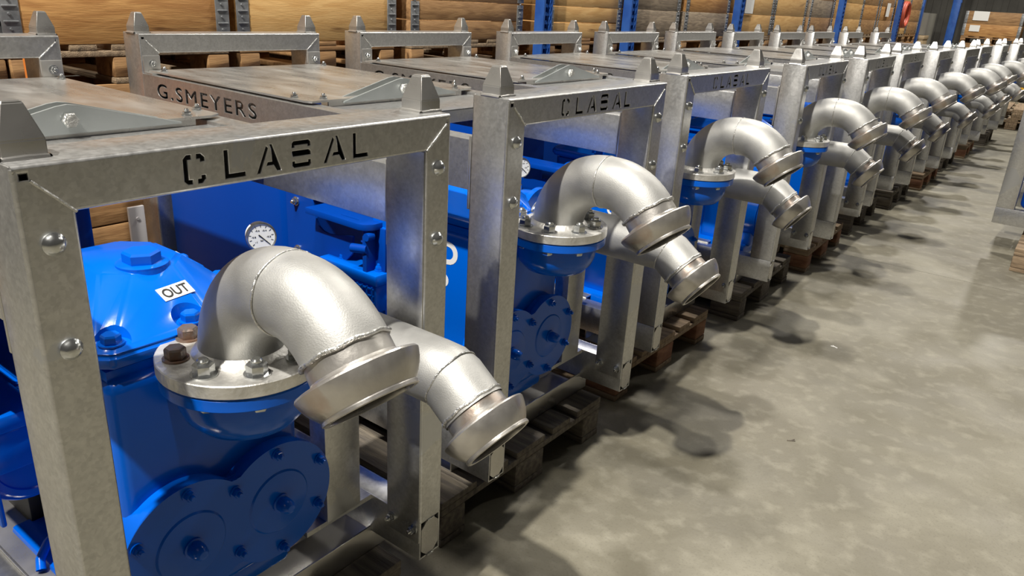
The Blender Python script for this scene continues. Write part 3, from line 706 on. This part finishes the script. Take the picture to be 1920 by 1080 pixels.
# (y start, y end, lower collar woods, upper collar woods, lead-in words)
CR = [(-.20, .80, 2, 2, 'hidden'), (.79, 1.66, 0, 0, 'honey pine with knots and pale scuffs'), (1.71, 2.66, 1, 1, 'pale pine with one dark knot'), (2.86 - .10, 3.76, 2, 2, 'two-board brown pine'),
      (4.03, 4.99, 1, 1, 'clean light yellow'), (5.06, 6.03, 3, 3, 'grey-brown scraped'), (6.12, 7.08, 3, 0, 'weathered grey lower and orange upper'), (7.33, 8.27, 1, 1, 'light pine with white slip'),
      (8.34, 9.45, 1, 1, 'plain light pine beside a double hinge'), (9.56, 10.56, 2, 3, 'brown with dark H-shaped stain'), (10.9, 11.95, 1, 1, 'bright pine before a blue upright'), (12.0, 12.95, 2, 0, 'honey over brown'), (13.0, 13.95, 2, 0, 'honey with a white paper slip'), (14.1, 15.1, 1, 2, 'brown beside the red hose'), (15.2, 16.2, 2, 2, 'dark brown last')]
for i, (a, b, lo, up, word) in enumerate(CR):
    w = b - a; dx = (0, .01, -.01)[i % 3]
    if i == 0: word = 'brown pine at left edge'
    p = pallet(w - .02, 1.2, WOOD_P); p.location = (XB + dx, a + .01, 0); tag(p, 'floor pallet under the lower crate below the %s crate' % word, 'pallet', 'floor pallets under the crates')
    c = crate(w, 1.2, [.2165] * 4, [CW[lo], CW[(lo + 2) % 4]]); c.location = (XB + dx, a, .144); tag(c, 'lower collar crate on the floor below the %s crate' % word, 'crate', 'lower row of collar crates')
    p = pallet(w - .02, 1.2, WOOD_P if i % 2 else CW[2], CW[2]); p.location = (XB + dx, a + .01, 1.010); tag(p, 'pallet between the stacked crates under the %s crate' % word, 'pallet', 'pallets between stacked crates')
    c = crate(w, 1.2, [.205, .205, .205], [CW[3 if i in (5, 6) else lo], CW[up]], i in (3, 4, 13)); c.location = (XB + dx, a, 1.154); tag(c, '%s collar crate, upper row behind the pumps' % word, 'crate', 'upper row of collar crates')
# racking uprights
def upright(w=.09, d=.07, h=3.2):
    mb = MB(); holes = []
    z = .1
    while z < h - .1:
        for y in (w * .30, w * .70): holes.append([(y - .008, z), (y + .006, z), (y + .008, z + .022), (y - .006, z + .022)])
        z += .05
    join_mesh(mb, plate_mesh([[(0, 0), (w, 0), (w, h), (0, h)]] + holes, .004, 0, yz_to_plane(0)))
    mb.box(-d, 0, 0, .004, 0, h); mb.box(-d, 0, w - .004, w, 0, h); mb.box(-d - .002, -d, 0, w, 0, h)
    mb.box(-.075, .01, -.01, w + .01, 0, .008)
    return mb.mesh('rack_upright')
um = upright()
UP = [(3.86, 'blue perforated rack upright beside the brown two-board crate'), (5.02 - .03, 'narrow blue rack upright left of the grey-brown scraped crate'), (7.12, 'blue rack upright right of the weathered grey crate'),
      (10.62, 'blue rack upright left of the bright pine crate'), (14.0, 'blue rack upright left of the red hose')]
for y, l in UP:
    o = link('rack_upright', um, RACK, None); o.location = (XB + .095, y, 0); tag(o, l, 'rack upright', 'blue racking uprights')
for x, y, l in ((-2.1, 16.6, 'tall blue rack upright left of the grey hanging sheet'), (-1.97, 19.9, 'tall blue rack upright left of the far crate')):
    mb = MB(); mb.box(-.16, 0, 0, .12, 0, 3.2, .004); mb.box(-.2, .04, -.03, .15, 0, .01)
    for z in (.9, 1.8, 2.7): mb.box(-.17, .01, .03, .09, z, z + .05)
    o = mb.build('rack_upright', RACK); o.location = (x, y, 0); tag(o, l, 'rack upright', 'blue racking uprights')
# grey sheet curtain between those uprights
mb = MB(); P = [(-2.45 + .03 * math.sin(k * .9), 17.3 + k * .12) for k in range(26)]
for (xa, ya), (xb_, yb_) in zip(P, P[1:]):
    v = [mb.b.verts.new((xa, ya, .0)), mb.b.verts.new((xb_, yb_, .0)), mb.b.verts.new((xb_, yb_, 1.55)), mb.b.verts.new((xa, ya, 1.55))]; mb.b.faces.new(v)
bmesh.ops.remove_doubles(mb.b, verts=mb.b.verts, dist=1e-4); bmesh.ops.solidify(mb.b, geom=list(mb.b.faces), thickness=.01)
tag(mb.build('plastic_sheet', mat('grey_plastic_sheet', (.30, .29, .25), 0., .5, (.40, .39, .34), 1.5)), 'pale grey plastic sheeting hanging between two tall blue uprights', 'sheet')
mb = MB(); mb.box(-2.3, -2.05, 17.0, 17.45, 0, 1.12, .01); mb.box(-2.31, -2.04, 16.99, 17.46, 1.05, 1.12, .004); tag(mb.build('cardboard_box', mat('brown_cardboard', (.34, .25, .14), 0., .7, (.40, .30, .18), 3)), 'tall brown cardboard box beside the tall blue upright', 'box')
# far crate on its pallets
c = crate(1.12, .8, [.26, .26], [CW[0], CW[2]], False); c.rotation_euler = (0, 0, -PI / 2); c.location = (-1.84, 20.0, 1.13); tag(c, 'wide pine crate with two white paper sheets at the far end', 'crate')
p = pallet(1.1, .8, CW[2]); p.rotation_euler = (0, 0, -PI / 2); p.location = (-1.83, 20.0, .986); tag(p, 'pallet directly under the wide far crate', 'pallet')
c = crate(1.12, .8, [.2105] * 4, [CW[2]], False); c.rotation_euler = (0, 0, -PI / 2); c.location = (-1.84, 20.0, .144); tag(c, 'lower pine crate carrying the wide far crate', 'crate')
p = pallet(1.1, .8, CW[2]); p.rotation_euler = (0, 0, -PI / 2); p.location = (-1.83, 20.0, 0); tag(p, 'floor pallet under the crates at the far end', 'pallet')
def paper(pos, w, h, face, label):
    mb = MB()
    if face == 'y': mb.box(pos[0], pos[0] + w, pos[1] - .0015, pos[1], pos[2], pos[2] + h)
    else: mb.box(pos[0], pos[0] + .0015, pos[1], pos[1] + w, pos[2], pos[2] + h)
    tag(mb.build('paper_sheet', WHITE), label, 'paper', 'paper slips on crates')
paper((-1.68, 19.985, 1.46), .30, .19, 'y', 'larger white paper sheet on the wide far crate')
paper((-1.70, 19.985, 1.23), .20, .13, 'y', 'smaller white paper sheet on the wide far crate')
paper((XB + .021, 7.42, 1.37), .22, .24, 'x', 'white slip on the light pine upper crate')
paper((XB + .021, 13.35, 1.42), .22, .20, 'x', 'small white slip on the honey far upper crate')
mb = MB(); P = [(XB + .07, 14.42 + .20 * math.cos(2 * PI * k / 40), 1.47 + .18 * math.sin(2 * PI * k / 40)) for k in range(41)]
mb.sweep(P, .035, 12); mb.sweep([(x + .03, y, z) for x, y, z in P], .03, 12)
tag(mb.build('hose_coil', mat('red_orange_hose', (.42, .07, .035), 0., .5)), 'coiled red-orange hose hanging in front of a far brown crate', 'hose')
# orange bar seen behind the nearest unit's rear frame
mb = MB(); mb.box(-1.86, -1.80, .765, .84, 0, 1.14, .006); mb.box(-1.90, -1.76, .73, .88, 0, .01)
tag(mb.build('orange_post', mat('orange_rack_paint', (.48, .13, .02), 0., .45, (.55, .17, .03), 8)), 'short orange steel post behind the nearest rear frame', 'post')
# light plastic slat leaning on the lower crate
mb = MB(); mb.box(-1.955, -1.94, 1.088, 1.152, 0, .553, .003); mb.cyl((-1.942, 1.12, .505), (-1.936, 1.12, .505), .006)
tag(mb.build('grey_slat', mat('pale_grey_slat', (.50, .49, .50), .2, .4)), 'pale grey upright slat against the lower crate, seen through the nearest frame', 'slat')
# yellow pallet truck at the far end of the aisle
YEL = mat('yellow_truck_paint', (.62, .33, .01), 0., .4)
t = empty('pallet_truck', (-.42, 18.2, 0)); 
mb = MB()
for xx in (0, .36): mb.box(xx, xx + .16, -.1, 1.05, .06, .11, .01)
mb.box(0, .52, -.20, -.05, .06, .42, .02); mb.build('fork_chassis', YEL, t)
mb = MB(); mb.box(.23, .29, -.28, -.22, .10, .95, .01); mb.cyl((.08, -.25, .98), (.44, -.25, .98), .02); mb.sweep([(.10, -.25, .98), (.12, -.25, .86), (.26, -.25, .80), (.40, -.25, .86), (.42, -.25, .98)], .014, 10); mb.build('tiller', YEL, t)
mb = MB(); mb.cyl((.17, -.22, .08), (.35, -.22, .08), .08); mb.cyl((.04, .98, .04), (.12, .98, .04), .04); mb.cyl((.40, .98, .04), (.48, .98, .04), .04); mb.build('wheel', BLACK, t)
tag(t, 'yellow pallet truck parked beyond the last pump in the aisle', 'pallet truck')
# floor litter
for k, (x, y, l) in enumerate(((.41, 2.15, 'small dark wood splinter on the floor near the aisle centre'), (.46, 1.2, 'small dark splinter on the near floor'), (.30, 3.1, 'pale crumb of litter on the aisle floor'))):
    mb = MB(); mb.box(-.014, .014, -.002, .002, 0, .003, .0005, m=Matrix.Rotation(.6 + k, 4, 'Z')); mb.box(.004, .018, -.001, .002, .0005, .003, 0, m=Matrix.Rotation(1.2 + k, 4, 'Z'))
    o = mb.build('wood_splinter', WHITE if k == 2 else WOOD_D); o.location = (x, y, 0); tag(o, l, 'litter')
